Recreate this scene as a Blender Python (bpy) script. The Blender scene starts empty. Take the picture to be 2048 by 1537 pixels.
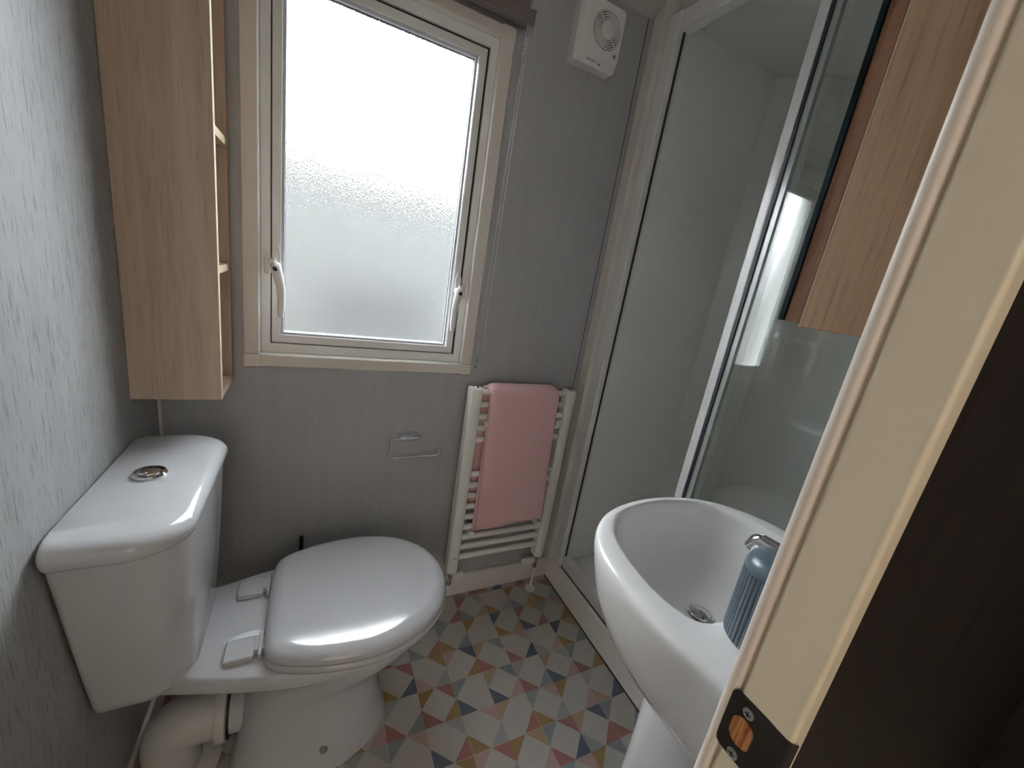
import bpy, bmesh, math, random
from mathutils import Vector, Matrix
random.seed(7)
C = bpy.context.scene.collection
SC = bpy.context.scene
PI = math.pi

# ------------------------------------------------------------------ camera
cam_d = bpy.data.cameras.new('camera')
cam = bpy.data.objects.new('camera', cam_d)
C.objects.link(cam)
cam_d.sensor_fit = 'HORIZONTAL'
cam_d.sensor_width = 36.0
cam_d.lens = 797.743823 / 2048 * 36.0
cam_d.clip_start = 0.005
cam_d.clip_end = 200
R = ((0.89338769, -0.42093603, 0.15707099),
     (0.02629518, -0.30001413, -0.95357228),
     (0.44851644, 0.85603994, -0.25696034))      # world axes seen from the camera (x right, y down, z ahead)
Rm = Matrix(R).transposed() @ Matrix(((1, 0, 0), (0, -1, 0), (0, 0, -1)))
cam.matrix_world = Matrix.Translation((0, 0, 1.2)) @ Rm.to_4x4()
SC.camera = cam

# ------------------------------------------------------------------ sky, sun, exposure
w = bpy.data.worlds.new('sky')
SC.world = w
w.use_nodes = True
nt = w.node_tree
for n in list(nt.nodes): nt.nodes.remove(n)
out = nt.nodes.new('ShaderNodeOutputWorld')
bg = nt.nodes.new('ShaderNodeBackground')
bg.inputs['Color'].default_value = (0.90, 0.95, 1.0, 1)
bg.inputs['Strength'].default_value = 13.0
nt.links.new(bg.outputs[0], out.inputs[0])
vs = SC.view_settings
vs.view_transform = 'Standard'
vs.look = 'None'
vs.exposure = 1.36
vs.gamma = 1.0
vs.use_curve_mapping = False
SC.cycles.use_denoising = True
SC.cycles.max_bounces = 14
SC.cycles.diffuse_bounces = 8
SC.cycles.glossy_bounces = 6
SC.cycles.transmission_bounces = 10
SC.cycles.transparent_max_bounces = 12
SC.cycles.sample_clamp_indirect = 12

# ------------------------------------------------------------------ materials
def lin(c):
    return tuple((x / 12.92 if x <= 0.04045 else ((x + 0.055) / 1.055) ** 2.4) for x in c)
def rgb(r, g, b): return lin((r / 255, g / 255, b / 255)) + (1,)
def mat(name, col, rough=0.5, metal=0.0, coat=0.0, spec=0.5):
    m = bpy.data.materials.new(name); m.use_nodes = True
    b = m.node_tree.nodes['Principled BSDF']
    b.inputs['Base Color'].default_value = col
    b.inputs['Roughness'].default_value = rough
    b.inputs['Metallic'].default_value = metal
    b.inputs['Coat Weight'].default_value = coat
    b.inputs['Coat Roughness'].default_value = 0.05
    b.inputs['Specular IOR Level'].default_value = spec
    return m
def nodes(m): return m.node_tree.nodes, m.node_tree.links, m.node_tree.nodes['Principled BSDF']
def grain(name, ca, cb, scale, axis='z', rough=0.5, bump=0.15, detail=6, lo=0.35, hi=0.65, pores=0.0, pscale=None, pratio=0.05):
    """streaky board: noise stretched along one axis, with fine dark pores"""
    m = mat(name, ca, rough)
    N, L, B = nodes(m)
    tc = N.new('ShaderNodeTexCoord'); mp = N.new('ShaderNodeMapping')
    s = [scale, scale, scale]; s['xyz'.index(axis)] = scale * 0.06
    mp.inputs['Scale'].default_value = s
    L.new(tc.outputs['Object'], mp.inputs['Vector'])
    no = N.new('ShaderNodeTexNoise'); no.inputs['Scale'].default_value = 1; no.inputs['Detail'].default_value = detail
    no.inputs['Roughness'].default_value = 0.6
    L.new(mp.outputs[0], no.inputs['Vector'])
    cr = N.new('ShaderNodeValToRGB')
    cr.color_ramp.elements[0].position = lo; cr.color_ramp.elements[0].color = cb
    cr.color_ramp.elements[1].position = hi; cr.color_ramp.elements[1].color = ca
    L.new(no.outputs['Fac'], cr.inputs['Fac'])
    col = cr.outputs['Color']
    mp2 = N.new('ShaderNodeMapping')
    ps = pscale or scale * 5
    s2 = [ps, ps, ps]; s2['xyz'.index(axis)] = ps * pratio
    mp2.inputs['Scale'].default_value = s2
    L.new(tc.outputs['Object'], mp2.inputs['Vector'])
    n2 = N.new('ShaderNodeTexNoise'); n2.inputs['Scale'].default_value = 1; n2.inputs['Detail'].default_value = 3
    L.new(mp2.outputs[0], n2.inputs['Vector'])
    r2 = N.new('ShaderNodeValToRGB')
    r2.color_ramp.elements[0].position = 0.30; r2.color_ramp.elements[0].color = (1 - pores,) * 3 + (1,)
    r2.color_ramp.elements[1].position = 0.46; r2.color_ramp.elements[1].color = (1, 1, 1, 1)
    L.new(n2.outputs['Fac'], r2.inputs['Fac'])
    mx = N.new('ShaderNodeMixRGB'); mx.blend_type = 'MULTIPLY'; mx.inputs[0].default_value = 1
    L.new(col, mx.inputs[1]); L.new(r2.outputs['Color'], mx.inputs[2])
    L.new(mx.outputs[0], B.inputs['Base Color'])
    bp = N.new('ShaderNodeBump'); bp.inputs['Strength'].default_value = bump; bp.inputs['Distance'].default_value = 0.001
    L.new(r2.outputs['Color'], bp.inputs['Height']); L.new(bp.outputs[0], B.inputs['Normal'])
    return m
M = {}
M['wall'] = grain('grey_wall_board', rgb(172, 172, 173), rgb(167, 167, 168), 40, 'z', 0.55, 0.25, pores=0.10, pscale=420, pratio=0.08)
M['wall_left'] = grain('grey_wall_board_coarse', rgb(170, 171, 171), rgb(161, 162, 162), 30, 'z', 0.55, 0.8, pores=0.38, pscale=330, pratio=0.085)
M['oak'] = grain('oak_board', rgb(202, 180, 160), rgb(176, 154, 136), 22, 'z', 0.45, 0.2, pores=0.18, pscale=300)
M['oak2'] = grain('oak_board_warm', rgb(206, 172, 138), rgb(174, 140, 108), 26, 'z', 0.42, 0.2, pores=0.25, pscale=320)
M['oak_door'] = grain('oak_board_reddish', rgb(176, 134, 108), rgb(146, 104, 80), 26, 'z', 0.42, 0.2, pores=0.25, pscale=320)
M['edge'] = mat('pale_board_edge', rgb(206, 188, 160), 0.5)
M['ceramic'] = mat('white_glazed_ceramic', rgb(194, 195, 198), 0.09)
M['basin'] = mat('white_basin_ceramic', rgb(222, 221, 220), 0.10)
M['cove'] = mat('cove_strip', rgb(186, 182, 178), 0.6)
M['seat'] = mat('white_moulded_seat', rgb(180, 180, 182), 0.13)
M['plastic'] = mat('white_plastic', rgb(222, 220, 216), 0.35)
M['pipe'] = mat('grey_white_pipe', rgb(205, 203, 200), 0.3)
M['upvc'] = mat('white_window_profile', rgb(225, 224, 220), 0.28)
M['beadw'] = mat('glazing_bead_white', rgb(196, 200, 208), 0.5)
M['casing'] = mat('cream_casing', rgb(214, 206, 196), 0.45)
M['trim'] = mat('cream_trim', rgb(220, 213, 205), 0.4)
M['jamb'] = mat('cream_jamb', rgb(218, 205, 180), 0.42)
M['bead'] = mat('cream_bead', rgb(216, 203, 190), 0.45)
M['chrome'] = mat('chrome', (0.75, 0.76, 0.78, 1), 0.08, 1.0)
M['steel'] = mat('screw_steel', (0.6, 0.62, 0.58, 1), 0.3, 1.0)
M['black'] = mat('black_rubber', rgb(24, 24, 28), 0.6)
M['gasket'] = mat('dark_gasket', rgb(52, 54, 66), 0.5)
M['strike'] = mat('dark_bronze_plate', rgb(52, 46, 43), 0.4, 0.4)
M['rawwood'] = grain('raw_chipboard', rgb(200, 140, 80), rgb(120, 66, 30), 300, 'z', 0.8, 0.5)
M['darkwood'] = grain('dark_wood_panel', rgb(35, 27, 25), rgb(24, 18, 17), 30, 'z', 0.55, 0.4, pores=0.35, pscale=200)
M['ceiling'] = mat('white_ceiling', rgb(236, 235, 233), 0.6)
M['lining'] = mat('shower_lining', rgb(246, 245, 241), 0.22)
M['tray'] = mat('shower_tray_acrylic', rgb(242, 239, 232), 0.25)
M['alu'] = mat('white_enamelled_profile', rgb(224, 223, 222), 0.28)
M['rad'] = mat('white_radiator_enamel', rgb(226, 224, 216), 0.3)
M['blind'] = mat('taupe_blind_fabric', rgb(116, 106, 102), 0.8)
M['fan'] = mat('white_fan_plastic', rgb(222, 216, 214), 0.4)
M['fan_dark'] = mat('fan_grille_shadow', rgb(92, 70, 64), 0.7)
M['print'] = mat('dark_print', rgb(60, 58, 58), 0.6)
M['bottle'] = mat('blue_grey_plastic', rgb(92, 106, 115), 0.38)
M['mirror'] = mat('mirror', (0.85, 0.88, 0.88, 1), 0.02, 1.0)
M['mirror_edge'] = mat('green_glass_edge', rgb(14, 36, 40), 0.15)
M['chain'] = mat('white_bead_chain', rgb(214, 210, 204), 0.4)
M['clear'] = mat('clear_plastic', rgb(170, 176, 170), 0.2)

def towel_mat():
    m = mat('pink_towel', rgb(228, 184, 184), 0.95, spec=0.1)
    N, L, B = nodes(m)
    no = N.new('ShaderNodeTexNoise'); no.inputs['Scale'].default_value = 900; no.inputs['Detail'].default_value = 2
    tc = N.new('ShaderNodeTexCoord'); L.new(tc.outputs['Object'], no.inputs['Vector'])
    bp = N.new('ShaderNodeBump'); bp.inputs['Strength'].default_value = 0.7; bp.inputs['Distance'].default_value = 0.0015
    L.new(no.outputs['Fac'], bp.inputs['Height']); L.new(bp.outputs[0], B.inputs['Normal'])
    B.inputs['Sheen Weight'].default_value = 0.3
    return m
M['towel'] = towel_mat()

def clear_glass():
    """thin clear sheet: straight-through plus fresnel reflection"""
    m = bpy.data.materials.new('clear_shower_glass'); m.use_nodes = True
    N, L = m.node_tree.nodes, m.node_tree.links
    for n in list(N): N.remove(n)
    o = N.new('ShaderNodeOutputMaterial'); mx = N.new('ShaderNodeMixShader')
    t = N.new('ShaderNodeBsdfTransparent'); t.inputs[0].default_value = (0.955, 0.97, 0.965, 1)
    g = N.new('ShaderNodeBsdfGlossy'); g.inputs['Roughness'].default_value = 0.0
    f = N.new('ShaderNodeLayerWeight'); f.inputs[0].default_value = 0.5
    p = N.new('ShaderNodeMath'); p.operation = 'POWER'; L.new(f.outputs['Facing'], p.inputs[0]); p.inputs[1].default_value = 5.0
    k = N.new('ShaderNodeMath'); k.operation = 'MULTIPLY_ADD'; L.new(p.outputs[0], k.inputs[0]); k.inputs[1].default_value = 0.95; k.inputs[2].default_value = 0.04
    L.new(k.outputs[0], mx.inputs[0]); L.new(t.outputs[0], mx.inputs[1]); L.new(g.outputs[0], mx.inputs[2])
    L.new(mx.outputs[0], o.inputs[0])
    return m
M['glass'] = clear_glass()

def frosted():
    m = bpy.data.materials.new('frosted_window_glass'); m.use_nodes = True
    N, L, B = nodes(m)
    B.inputs['Base Color'].default_value = (0.97, 0.985, 0.98, 1)
    B.inputs['Transmission Weight'].default_value = 1.0
    B.inputs['Roughness'].default_value = 0.13
    B.inputs['IOR'].default_value = 1.35
    tc = N.new('ShaderNodeTexCoord')
    no = N.new('ShaderNodeTexNoise'); no.inputs['Scale'].default_value = 260; no.inputs['Detail'].default_value = 2
    L.new(tc.outputs['Object'], no.inputs['Vector'])
    bp = N.new('ShaderNodeBump'); bp.inputs['Strength'].default_value = 0.55; bp.inputs['Distance'].default_value = 0.002
    L.new(no.outputs['Fac'], bp.inputs['Height']); L.new(bp.outputs[0], B.inputs['Normal'])
    return m
M['frost'] = frosted()

# ------------------------------------------------------------------ mesh helpers
def link_mesh(name, bm, m, parent=None, smooth=False, bevel=0.0, seg=2, angle=40):
    bmesh.ops.recalc_face_normals(bm, faces=bm.faces)
    me = bpy.data.meshes.new(name); bm.to_mesh(me); bm.free()
    o = bpy.data.objects.new(name, me); C.objects.link(o)
    if m: me.materials.append(m)
    if parent:
        o.parent = parent
        o.matrix_parent_inverse = Matrix.Translation(-parent.location)
    if bevel:
        b = o.modifiers.new('bevel', 'BEVEL'); b.width = bevel; b.segments = seg; b.limit_method = 'ANGLE'
        b.angle_limit = math.radians(35)
        b.harden_normals = False
    if smooth or bevel:
        for p in me.polygons: p.use_smooth = True
        me.update()
        try:
            me.set_sharp_from_angle(angle=math.radians(angle))
        except Exception: pass
        if bevel:
            wn = o.modifiers.new('wn', 'WEIGHTED_NORMAL'); wn.keep_sharp = False
    return o
def add_box(bm, x0, x1, y0, y1, z0, z1):
    v = [bm.verts.new((x, y, z)) for z in (z0, z1) for y in (y0, y1) for x in (x0, x1)]
    for f in ((0, 2, 3, 1), (4, 5, 7, 6), (0, 1, 5, 4), (2, 6, 7, 3), (0, 4, 6, 2), (1, 3, 7, 5)):
        bm.faces.new([v[i] for i in f])
def box(name, x0, x1, y0, y1, z0, z1, m, parent=None, bevel=0.0, seg=2):
    bm = bmesh.new(); add_box(bm, x0, x1, y0, y1, z0, z1)
    return link_mesh(name, bm, m, parent, bevel=bevel, seg=seg)
def add_loft(bm, rings, cap0=True, cap1=True, closed=True):
    vs_ = [[bm.verts.new(p) for p in r] for r in rings]
    n = len(rings[0])
    for a, b in zip(vs_[:-1], vs_[1:]):
        for i in range(n if closed else n - 1):
            j = (i + 1) % n
            bm.faces.new((a[i], a[j], b[j], b[i]))
    if cap0: bm.faces.new(list(reversed(vs_[0])))
    if cap1: bm.faces.new(vs_[-1])
def loft(name, rings, m, parent=None, smooth=True, cap0=True, cap1=True, angle=50):
    bm = bmesh.new(); add_loft(bm, rings, cap0, cap1)
    return link_mesh(name, bm, m, parent, smooth=smooth, angle=angle)
def add_tube(bm, pts, r, n=14, caps=True):
    pts = [Vector(p) for p in pts]
    rings = []; up = None
    for i, p in enumerate(pts):
        a = pts[max(i - 1, 0)]; b = pts[min(i + 1, len(pts) - 1)]
        t = (b - a).normalized()
        if up is None:
            up = Vector((0, 0, 1)) if abs(t.z) < 0.9 else Vector((0, 1, 0))
        u = t.cross(up).normalized(); v = u.cross(t).normalized(); up = v
        rr = r[i] if isinstance(r, (list, tuple)) else r
        rings.append([p + (u * math.cos(2 * PI * k / n) + v * math.sin(2 * PI * k / n)) * rr for k in range(n)])
    add_loft(bm, rings, caps, caps)
def tube(name, pts, r, m, parent=None, n=14, angle=50):
    bm = bmesh.new(); add_tube(bm, pts, r, n)
    return link_mesh(name, bm, m, parent, smooth=True, angle=angle)
def bend(pts, rad=0.01, k=6):
    """rounded corners on a polyline"""
    pts = [Vector(p) for p in pts]; o = [pts[0]]
    for a, b, c in zip(pts[:-2], pts[1:-1], pts[2:]):
        d1 = (a - b); d2 = (c - b)
        r = min(rad, d1.length * 0.45, d2.length * 0.45)
        p1 = b + d1.normalized() * r; p2 = b + d2.normalized() * r
        for i in range(k + 1):
            t = i / k
            o.append(p1 * (1 - t) ** 2 + b * 2 * t * (1 - t) + p2 * t ** 2)
    o.append(pts[-1]); return o
def add_lathe(bm, prof, c, axis='z', n=40, caps=True):
    rings = []
    for r, h in prof:
        ring = []
        for k in range(n):
            a = 2 * PI * k / n; ca, sa = math.cos(a) * r, math.sin(a) * r
            ring.append({'z': (c[0] + ca, c[1] + sa, c[2] + h), 'y': (c[0] + ca, c[1] + h, c[2] + sa), 'x': (c[0] + h, c[1] + ca, c[2] + sa)}[axis])
        rings.append(ring)
    add_loft(bm, rings, caps, caps)
def lathe(name, prof, c, m, parent=None, axis='z', n=40, angle=40):
    bm = bmesh.new(); add_lathe(bm, prof, c, axis, n)
    return link_mesh(name, bm, m, parent, smooth=True, angle=angle)
def smooth_closed(pts, per=6):
    n = len(pts); o = []
    for i in range(n):
        p0, p1, p2, p3 = [Vector(pts[(i + k - 1) % n]) for k in range(4)]
        for j in range(per):
            t = j / per
            o.append(0.5 * ((2 * p1) + (-p0 + p2) * t + (2 * p0 - 5 * p1 + 4 * p2 - p3) * t * t + (-p0 + 3 * p1 - 3 * p2 + p3) * t ** 3))
    return o
def by_angle(poly, c, n):
    """resample a closed 2-D outline at n equal angles around c"""
    c = Vector((c[0], c[1])); P_ = [Vector((p[0], p[1])) - c for p in poly]; out_ = []
    for k in range(n):
        a = 2 * PI * k / n; d = Vector((math.cos(a), math.sin(a))); best = None
        for p, q in zip(P_, P_[1:] + P_[:1]):
            e = q - p; den = d.x * e.y - d.y * e.x
            if abs(den) < 1e-12: continue
            t = (p.x * e.y - p.y * e.x) / den; s = (p.x * d.y - p.y * d.x) / den
            if t > 0 and -1e-6 <= s <= 1 + 1e-6 and (best is None or t > best): best = t
        out_.append(c + d * best)
    return out_
def roundrect(x0, x1, y0, y1, r, k=6):
    o = []
    rs = r if isinstance(r, (list, tuple)) else [r] * 4     # corners: (x1,y1) (x0,y1) (x0,y0) (x1,y0)
    for (cx, cy, a0), rr in zip(((x1, y1, 0), (x0, y1, 90), (x0, y0, 180), (x1, y0, 270)), rs):
        sx = -1 if cx == x1 else 1; sy = -1 if cy == y1 else 1
        for i in range(k + 1):
            a = math.radians(a0 + 90 * i / k)
            o.append((cx + sx * rr + rr * math.cos(a), cy + sy * rr + rr * math.sin(a)))
    return o
def thing(name, label, cat, loc, group=None):
    o = bpy.data.objects.new(name, None); C.objects.link(o)
    o.location = loc; o['label'] = label; o['category'] = cat
    o.empty_display_size = 0.05
    if group: o['group'] = group
    return o
def tag(o, label, cat, group=None):
    o['label'] = label; o['category'] = cat
    if group: o['group'] = group
    return o
def struct(o, label=None, cat=None):
    o['kind'] = 'structure'
    if label: o['label'] = label
    if cat: o['category'] = cat
    return o
def sempty(name, loc, label, cat):
    o = bpy.data.objects.new(name, None); C.objects.link(o); o.location = loc
    return struct(o, label, cat)

XL, D, XS, ZC = -0.3312, 1.1718, 0.913, 2.045
YF0, YF1 = 0.0800, 0.1260          # the two faces of the door wall

# ================================================================== FLOOR
PAL = {'N': rgb(96, 104, 118), 'G': rgb(138, 144, 147), 'L': rgb(156, 157, 156), 'O': rgb(154, 128, 84), 'T': rgb(168, 147, 120),
       'R': rgb(160, 112, 104), 'P': rgb(176, 150, 142), 'W': rgb(180, 175, 168)}
STAR = {(-2, 0): 'NPWO', (-4, 0): 'LOWL', (0, 0): 'LWRG', (2, 0): 'ORWT', (4, 0): 'WRGL', (6, 0): 'NLWT', (8, 0): 'POLG', (10, 0): 'GWWO',
        (-4, -2): 'PRLG', (-2, -2): 'GRPW', (0, -2): 'ONLW', (2, -2): 'WNPT', (4, -2): 'PRWG', (6, -2): 'GNPO', (8, -2): 'PRWL', (10, -2): 'OTWN',
        (-4, -4): 'RLWG', (-2, -4): 'WNGW', (0, -4): 'ROOP', (2, -4): 'LWRO', (4, -4): 'ROTG', (6, -4): 'LWRT', (8, -4): 'PTNG', (10, -4): 'NRWL',
        (4, -6): 'PRWG', (6, -6): 'NLPO', (8, -6): 'RRGW', (2, -6): 'GWNT', (0, -6): 'TGWR',
        (-2, 2): 'WGRW', (0, 2): 'ROOP', (2, 2): 'GWNT', (4, 2): 'WOGW', (6, 2): 'TNPW', (8, 2): 'RWWN', (10, 2): 'OWTP',
        (0, 4): 'RGWG', (2, 4): 'RGWO', (4, 4): 'POWN', (6, 4): 'LGWR', (8, 4): 'TOTL', (10, 4): 'LGPW',
        (2, 6): 'WGWR', (4, 6): 'ROLW', (6, 6): 'NWWO', (8, 6): 'RWPW', (10, 6): 'WTRW'}
def floor_obj():
    ox, oy, sx, sy = 0.4005, 0.8390, 0.0508, 0.0503
    bm = bmesh.new(); cl = bm.loops.layers.float_color.new('tint')
    rnd = random.Random(3)
    keys = ['NRWG', 'WORL', 'GPWT', 'ORNW', 'WLRO', 'TWGN', 'RPWL']
    i0, i1 = -50, 26; j0, j1 = -46, 7
    cache = {}
    def vert(i, j):
        if (i, j) not in cache: cache[(i, j)] = bm.verts.new((ox + i * sx, min(oy + j * sy, 1.185), 0))
        return cache[(i, j)]
    for i in range(i0, i1):
        for j in range(j0, j1):
            # corners of the cell; even-parity corners are star centres
            cs = [(i, j), (i + 1, j), (i + 1, j + 1), (i, j + 1)]
            for k in range(4):
                c = cs[k]
                if (c[0] + c[1]) % 2: continue
                a = cs[(k - 1) % 4]; b = cs[(k + 1) % 4]
                col = 'W'
                if c[0] % 2 == 0:
                    st = STAR.get(c)
                    if st is None:
                        st = keys[(c[0] * 7 + c[1] * 5) % 7]; st = st[c[0] % 4:] + st[:c[0] % 4]
                    opp = cs[(k + 2) % 4]
                    right = opp[0] > c[0]; up = opp[1] > c[1]
                    col = st[{(False, True): 0, (True, True): 1, (False, False): 2, (True, False): 3}[(right, up)]]
                f = bm.faces.new((vert(*a), vert(*c), vert(*b)))
                for l in f.loops: l[cl] = PAL[col]
    m = mat('vinyl_floor', (1, 1, 1, 1), 0.42)
    N, L, B = nodes(m)
    at = N.new('ShaderNodeVertexColor'); at.layer_name = 'tint'
    tc = N.new('ShaderNodeTexCoord'); sp = N.new('ShaderNodeSeparateXYZ'); L.new(tc.outputs['Object'], sp.inputs[0])
    def line(sock, off, per, half):
        a = N.new('ShaderNodeMath'); a.operation = 'SUBTRACT'; L.new(sock, a.inputs[0]); a.inputs[1].default_value = off
        d = N.new('ShaderNodeMath'); d.operation = 'PINGPONG'; L.new(a.outputs[0], d.inputs[0]); d.inputs[1].default_value = per / 2
        c = N.new('ShaderNodeMath'); c.operation = 'LESS_THAN'; L.new(d.outputs[0], c.inputs[0]); c.inputs[1].default_value = half
        return c.outputs[0]
    l1 = line(sp.outputs[0], ox, sx * 4, 0.0009); l2 = line(sp.outputs[1], oy, sy * 4, 0.0009)
    mxm = N.new('ShaderNodeMath'); mxm.operation = 'MAXIMUM'; L.new(l1, mxm.inputs[0]); L.new(l2, mxm.inputs[1])
    mu = N.new('ShaderNodeMath'); mu.operation = 'MULTIPLY'; L.new(mxm.outputs[0], mu.inputs[0]); mu.inputs[1].default_value = 0.6
    mx = N.new('ShaderNodeMixRGB'); L.new(mu.outputs[0], mx.inputs[0]); L.new(at.outputs[0], mx.inputs[1]); mx.inputs[2].default_value = rgb(196, 184, 160)
    no = N.new('ShaderNodeTexNoise'); no.inputs['Scale'].default_value = 60; no.inputs['Detail'].default_value = 6
    L.new(tc.outputs['Object'], no.inputs['Vector'])
    mr = N.new('ShaderNodeMapRange'); mr.inputs[3].default_value = 0.92; mr.inputs[4].default_value = 1.06; L.new(no.outputs['Fac'], mr.inputs[0])
    m2 = N.new('ShaderNodeMixRGB'); m2.blend_type = 'MULTIPLY'; m2.inputs[0].default_value = 1; L.new(mx.outputs[0], m2.inputs[1]); L.new(mr.outputs[0], m2.inputs[2])
    L.new(m2.outputs[0], B.inputs['Base Color'])
    o = link_mesh('floor', bm, m)
    # normals must look up
    if o.data.polygons[0].normal.z < 0:
        o.data.flip_normals()
    sub = bmesh.new()
    sub.from_mesh(o.data)
    sub.to_mesh(o.data); sub.free()
    return struct(o, 'vinyl floor printed with coloured triangles and white quadrilaterals', 'floor')
floor_obj()
struct(box('floor_base', -2.14, 1.75, -1.5, 1.30, -0.08, -0.002, M['black']), 'floor deck under the patterned vinyl', 'floor')

# ================================================================== WALLS AND CEILING
WX0, WX1, WZ0, WZ1 = -0.128, 0.424, 0.905, 1.795       # window opening
bm = bmesh.new()
add_box(bm, XL - 0.05, WX0, D, D + 0.10, -0.002, ZC + 0.1)
add_box(bm, WX1, 0.93, D, D + 0.10, -0.002, ZC + 0.1)
add_box(bm, WX0, WX1, D, D + 0.10, -0.002, WZ0)
add_box(bm, WX0, WX1, D, D + 0.10, WZ1, ZC + 0.1)
struct(link_mesh('wall_back', bm, M['wall']), 'grey wood-grain wall board around the window', 'wall')
struct(box('wall_left', XL - 0.05, XL, -0.45, D, -0.002, ZC + 0.05, M['wall_left']), 'pale grey wood-grain wall board beside the toilet', 'wall')
# shower alcove walls
struct(box('wall_right', 1.632, 1.70, 0.12, 1.07, 0.0, ZC + 0.05, M['lining']), 'cream shower lining panel on the far side of the shower', 'wall')
struct(box('wall_right_back', 0.93, 1.53, D, D + 0.10, 0.0, ZC + 0.05, M['lining']), 'cream shower lining panel on the window-wall side', 'wall')
bm = bmesh.new()
add_loft(bm, [[(x, y, z) for x, y in ((1.481, D), (1.632, 1.010), (1.70, 1.07), (1.53, D + 0.10))] for z in (0.0, ZC + 0.05)])
struct(link_mesh('wall_right_corner', bm, M['lining']), 'cream diagonal lining panel across the shower corner', 'wall')
struct(box('wall_front', 0.315, 1.70, YF0 + 0.003, YF1 - 0.003, -0.002, ZC + 0.05, M['darkwood']), 'dark wood panelled wall beside the doorway', 'wall')
struct(box('wall_front_inner', 0.337, 1.70, YF1 - 0.0029, YF1 - 0.0005, 0, ZC, M['wall']), 'grey wall board behind the basin', 'wall')
struct(box('ceiling', -2.3, 1.75, -1.5, 1.28, ZC, ZC + 0.05, M['ceiling']), 'plain off-white ceiling panel', 'ceiling')
# sloping cove between window wall and ceiling
bm = bmesh.new()
prof = [(D, 1.998), (D, ZC), (D - 0.060, ZC)]
for a in (0,):
    r0 = [bm.verts.new((XL, y, z)) for y, z in prof]; r1 = [bm.verts.new((0.883, y, z)) for y, z in prof]
    for i in range(3):
        j = (i + 1) % 3; bm.faces.new((r0[i], r0[j], r1[j], r1[i]))
    bm.faces.new(r0); bm.faces.new(list(reversed(r1)))
struct(link_mesh('trim_1', bm, M['cove']), 'pale cove strip where the ceiling meets the window wall', 'trim')
struct(box('trim_2', 0.8672, 0.8690, D - 0.0012, D + 0.001, 0.09, 1.998, M['gasket']), 'thin dark joint line in the grey wall beside the shower', 'trim')
struct(box('trim_3', XL, XL + 0.007, D - 0.007, D, 0.09, 1.998, M['casing'], bevel=0.002), 'thin white bead in the corner above the cistern', 'trim')
struct(box('baseboard_back', XL, 0.91, D - 0.012, D, 0.0, 0.09, M['trim'], bevel=0.003), 'cream skirting board under the towel rail', 'baseboard')
struct(box('baseboard_left', XL, XL + 0.010, 0.14, D - 0.013, 0.0, 0.072, M['trim'], bevel=0.002), 'cream skirting board behind the soil pipe', 'baseboard')

# ================================================================== WINDOW
win = sempty('window_1', (0.148, D, 1.35), 'white frosted casement window with cream casing', 'window')
yc = D - 0.014
# cream casing: long uprights and heads overlapped by square corner caps
box('window_casing', -0.1536, -0.1214, yc, D + 0.001, 0.912, 1.787, M['casing'], win, 0.002)
box('window_casing', 0.4157, 0.4510, yc, D + 0.001, 0.912, 1.787, M['casing'], win, 0.002)
box('window_casing', -0.1214, 0.4157, yc, D + 0.001, 0.8805, 0.9110, M['casing'], win, 0.002)
box('window_casing', -0.1214, 0.4157, yc, D + 0.001, 1.787, 1.813, M['casing'], win, 0.002)
for x0, x1 in ((-0.1546, -0.1204), (0.4147, 0.4520)):
    for z0, z1 in ((0.8792, 0.912), (1.783, 1.815)):
        box('casing_corner_cap', x0, x1, yc - 0.0015, D + 0.001, z0, z1, M['casing'], win, 0.0015)
def frame(name, x0, x1, z0, z1, t, y0, y1, m, parent, bevel=0.002, tz=None):
    bm = bmesh.new(); tz = tz or t
    def ring(x0, x1, z0, z1, y): return [bm.verts.new(p) for p in ((x0, y, z0), (x1, y, z0), (x1, y, z1), (x0, y, z1))]
    a = ring(x0, x1, z0, z1, y0); b = ring(x0 + t, x1 - t, z0 + tz, z1 - tz, y0)
    c = ring(x0, x1, z0, z1, y1); d = ring(x0 + t, x1 - t, z0 + tz, z1 - tz, y1)
    for i in range(4):
        j = (i + 1) % 4
        bm.faces.new((a[i], a[j], b[j], b[i])); bm.faces.new((c[i], d[i], d[j], c[j]))
        bm.faces.new((a[i], c[i], c[j], a[j])); bm.faces.new((b[i], b[j], d[j], d[i]))
    return link_mesh(name, bm, m, parent, bevel=bevel)
frame('window_reveal', -0.1280, 0.4240, 0.9050, 1.795, 0.0085, D - 0.010, D + 0.050, M['upvc'], win, 0.002)
frame('window_frame', -0.1196, 0.4156, 0.9134, 1.7866, 0.0215, D + 0.004, D + 0.060, M['upvc'], win, 0.002, 0.0255)
frame('window_gasket', -0.0985, 0.3945, 0.9385, 1.7615, 0.0030, D + 0.012, D + 0.050, M['black'], win, 0.0)
frame('window_sash', -0.0960, 0.3885, 0.9410, 1.7560, 0.0200, D + 0.006, D + 0.055, M['upvc'], win, 0.002, 0.0215)
frame('glazing_bead', -0.0762, 0.3655, 0.9620, 1.7350, 0.0072, D + 0.010, D + 0.026, M['beadw'], win, 0.0015)
frame('glass_seal', -0.0692, 0.3585, 0.9690, 1.7280, 0.0012, D + 0.0185, D + 0.0265, M['gasket'], win, 0.0)
box('window_glass', -0.0682, 0.3575, D + 0.0210, D + 0.0250, 0.9700, 1.7270, M['frost'], win)
bm = bmesh.new()
for r in (0.0058, 0.0030):
    add_loft(bm, [[(0.3475 + math.cos(a) * (r - k), D + 0.0207, 0.9800 + math.sin(a) * (r - k)) for a in [2 * PI * q / 24 for q in range(24)]] for k in (0, 0.0012)], False, False)
link_mesh('glass_mark', bm, M['chain'], win)
frame('window_backing', -0.128, 0.424, 0.905, 1.795, 0.036, D + 0.055, D + 0.10, M['upvc'], win, 0.0)

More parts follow.
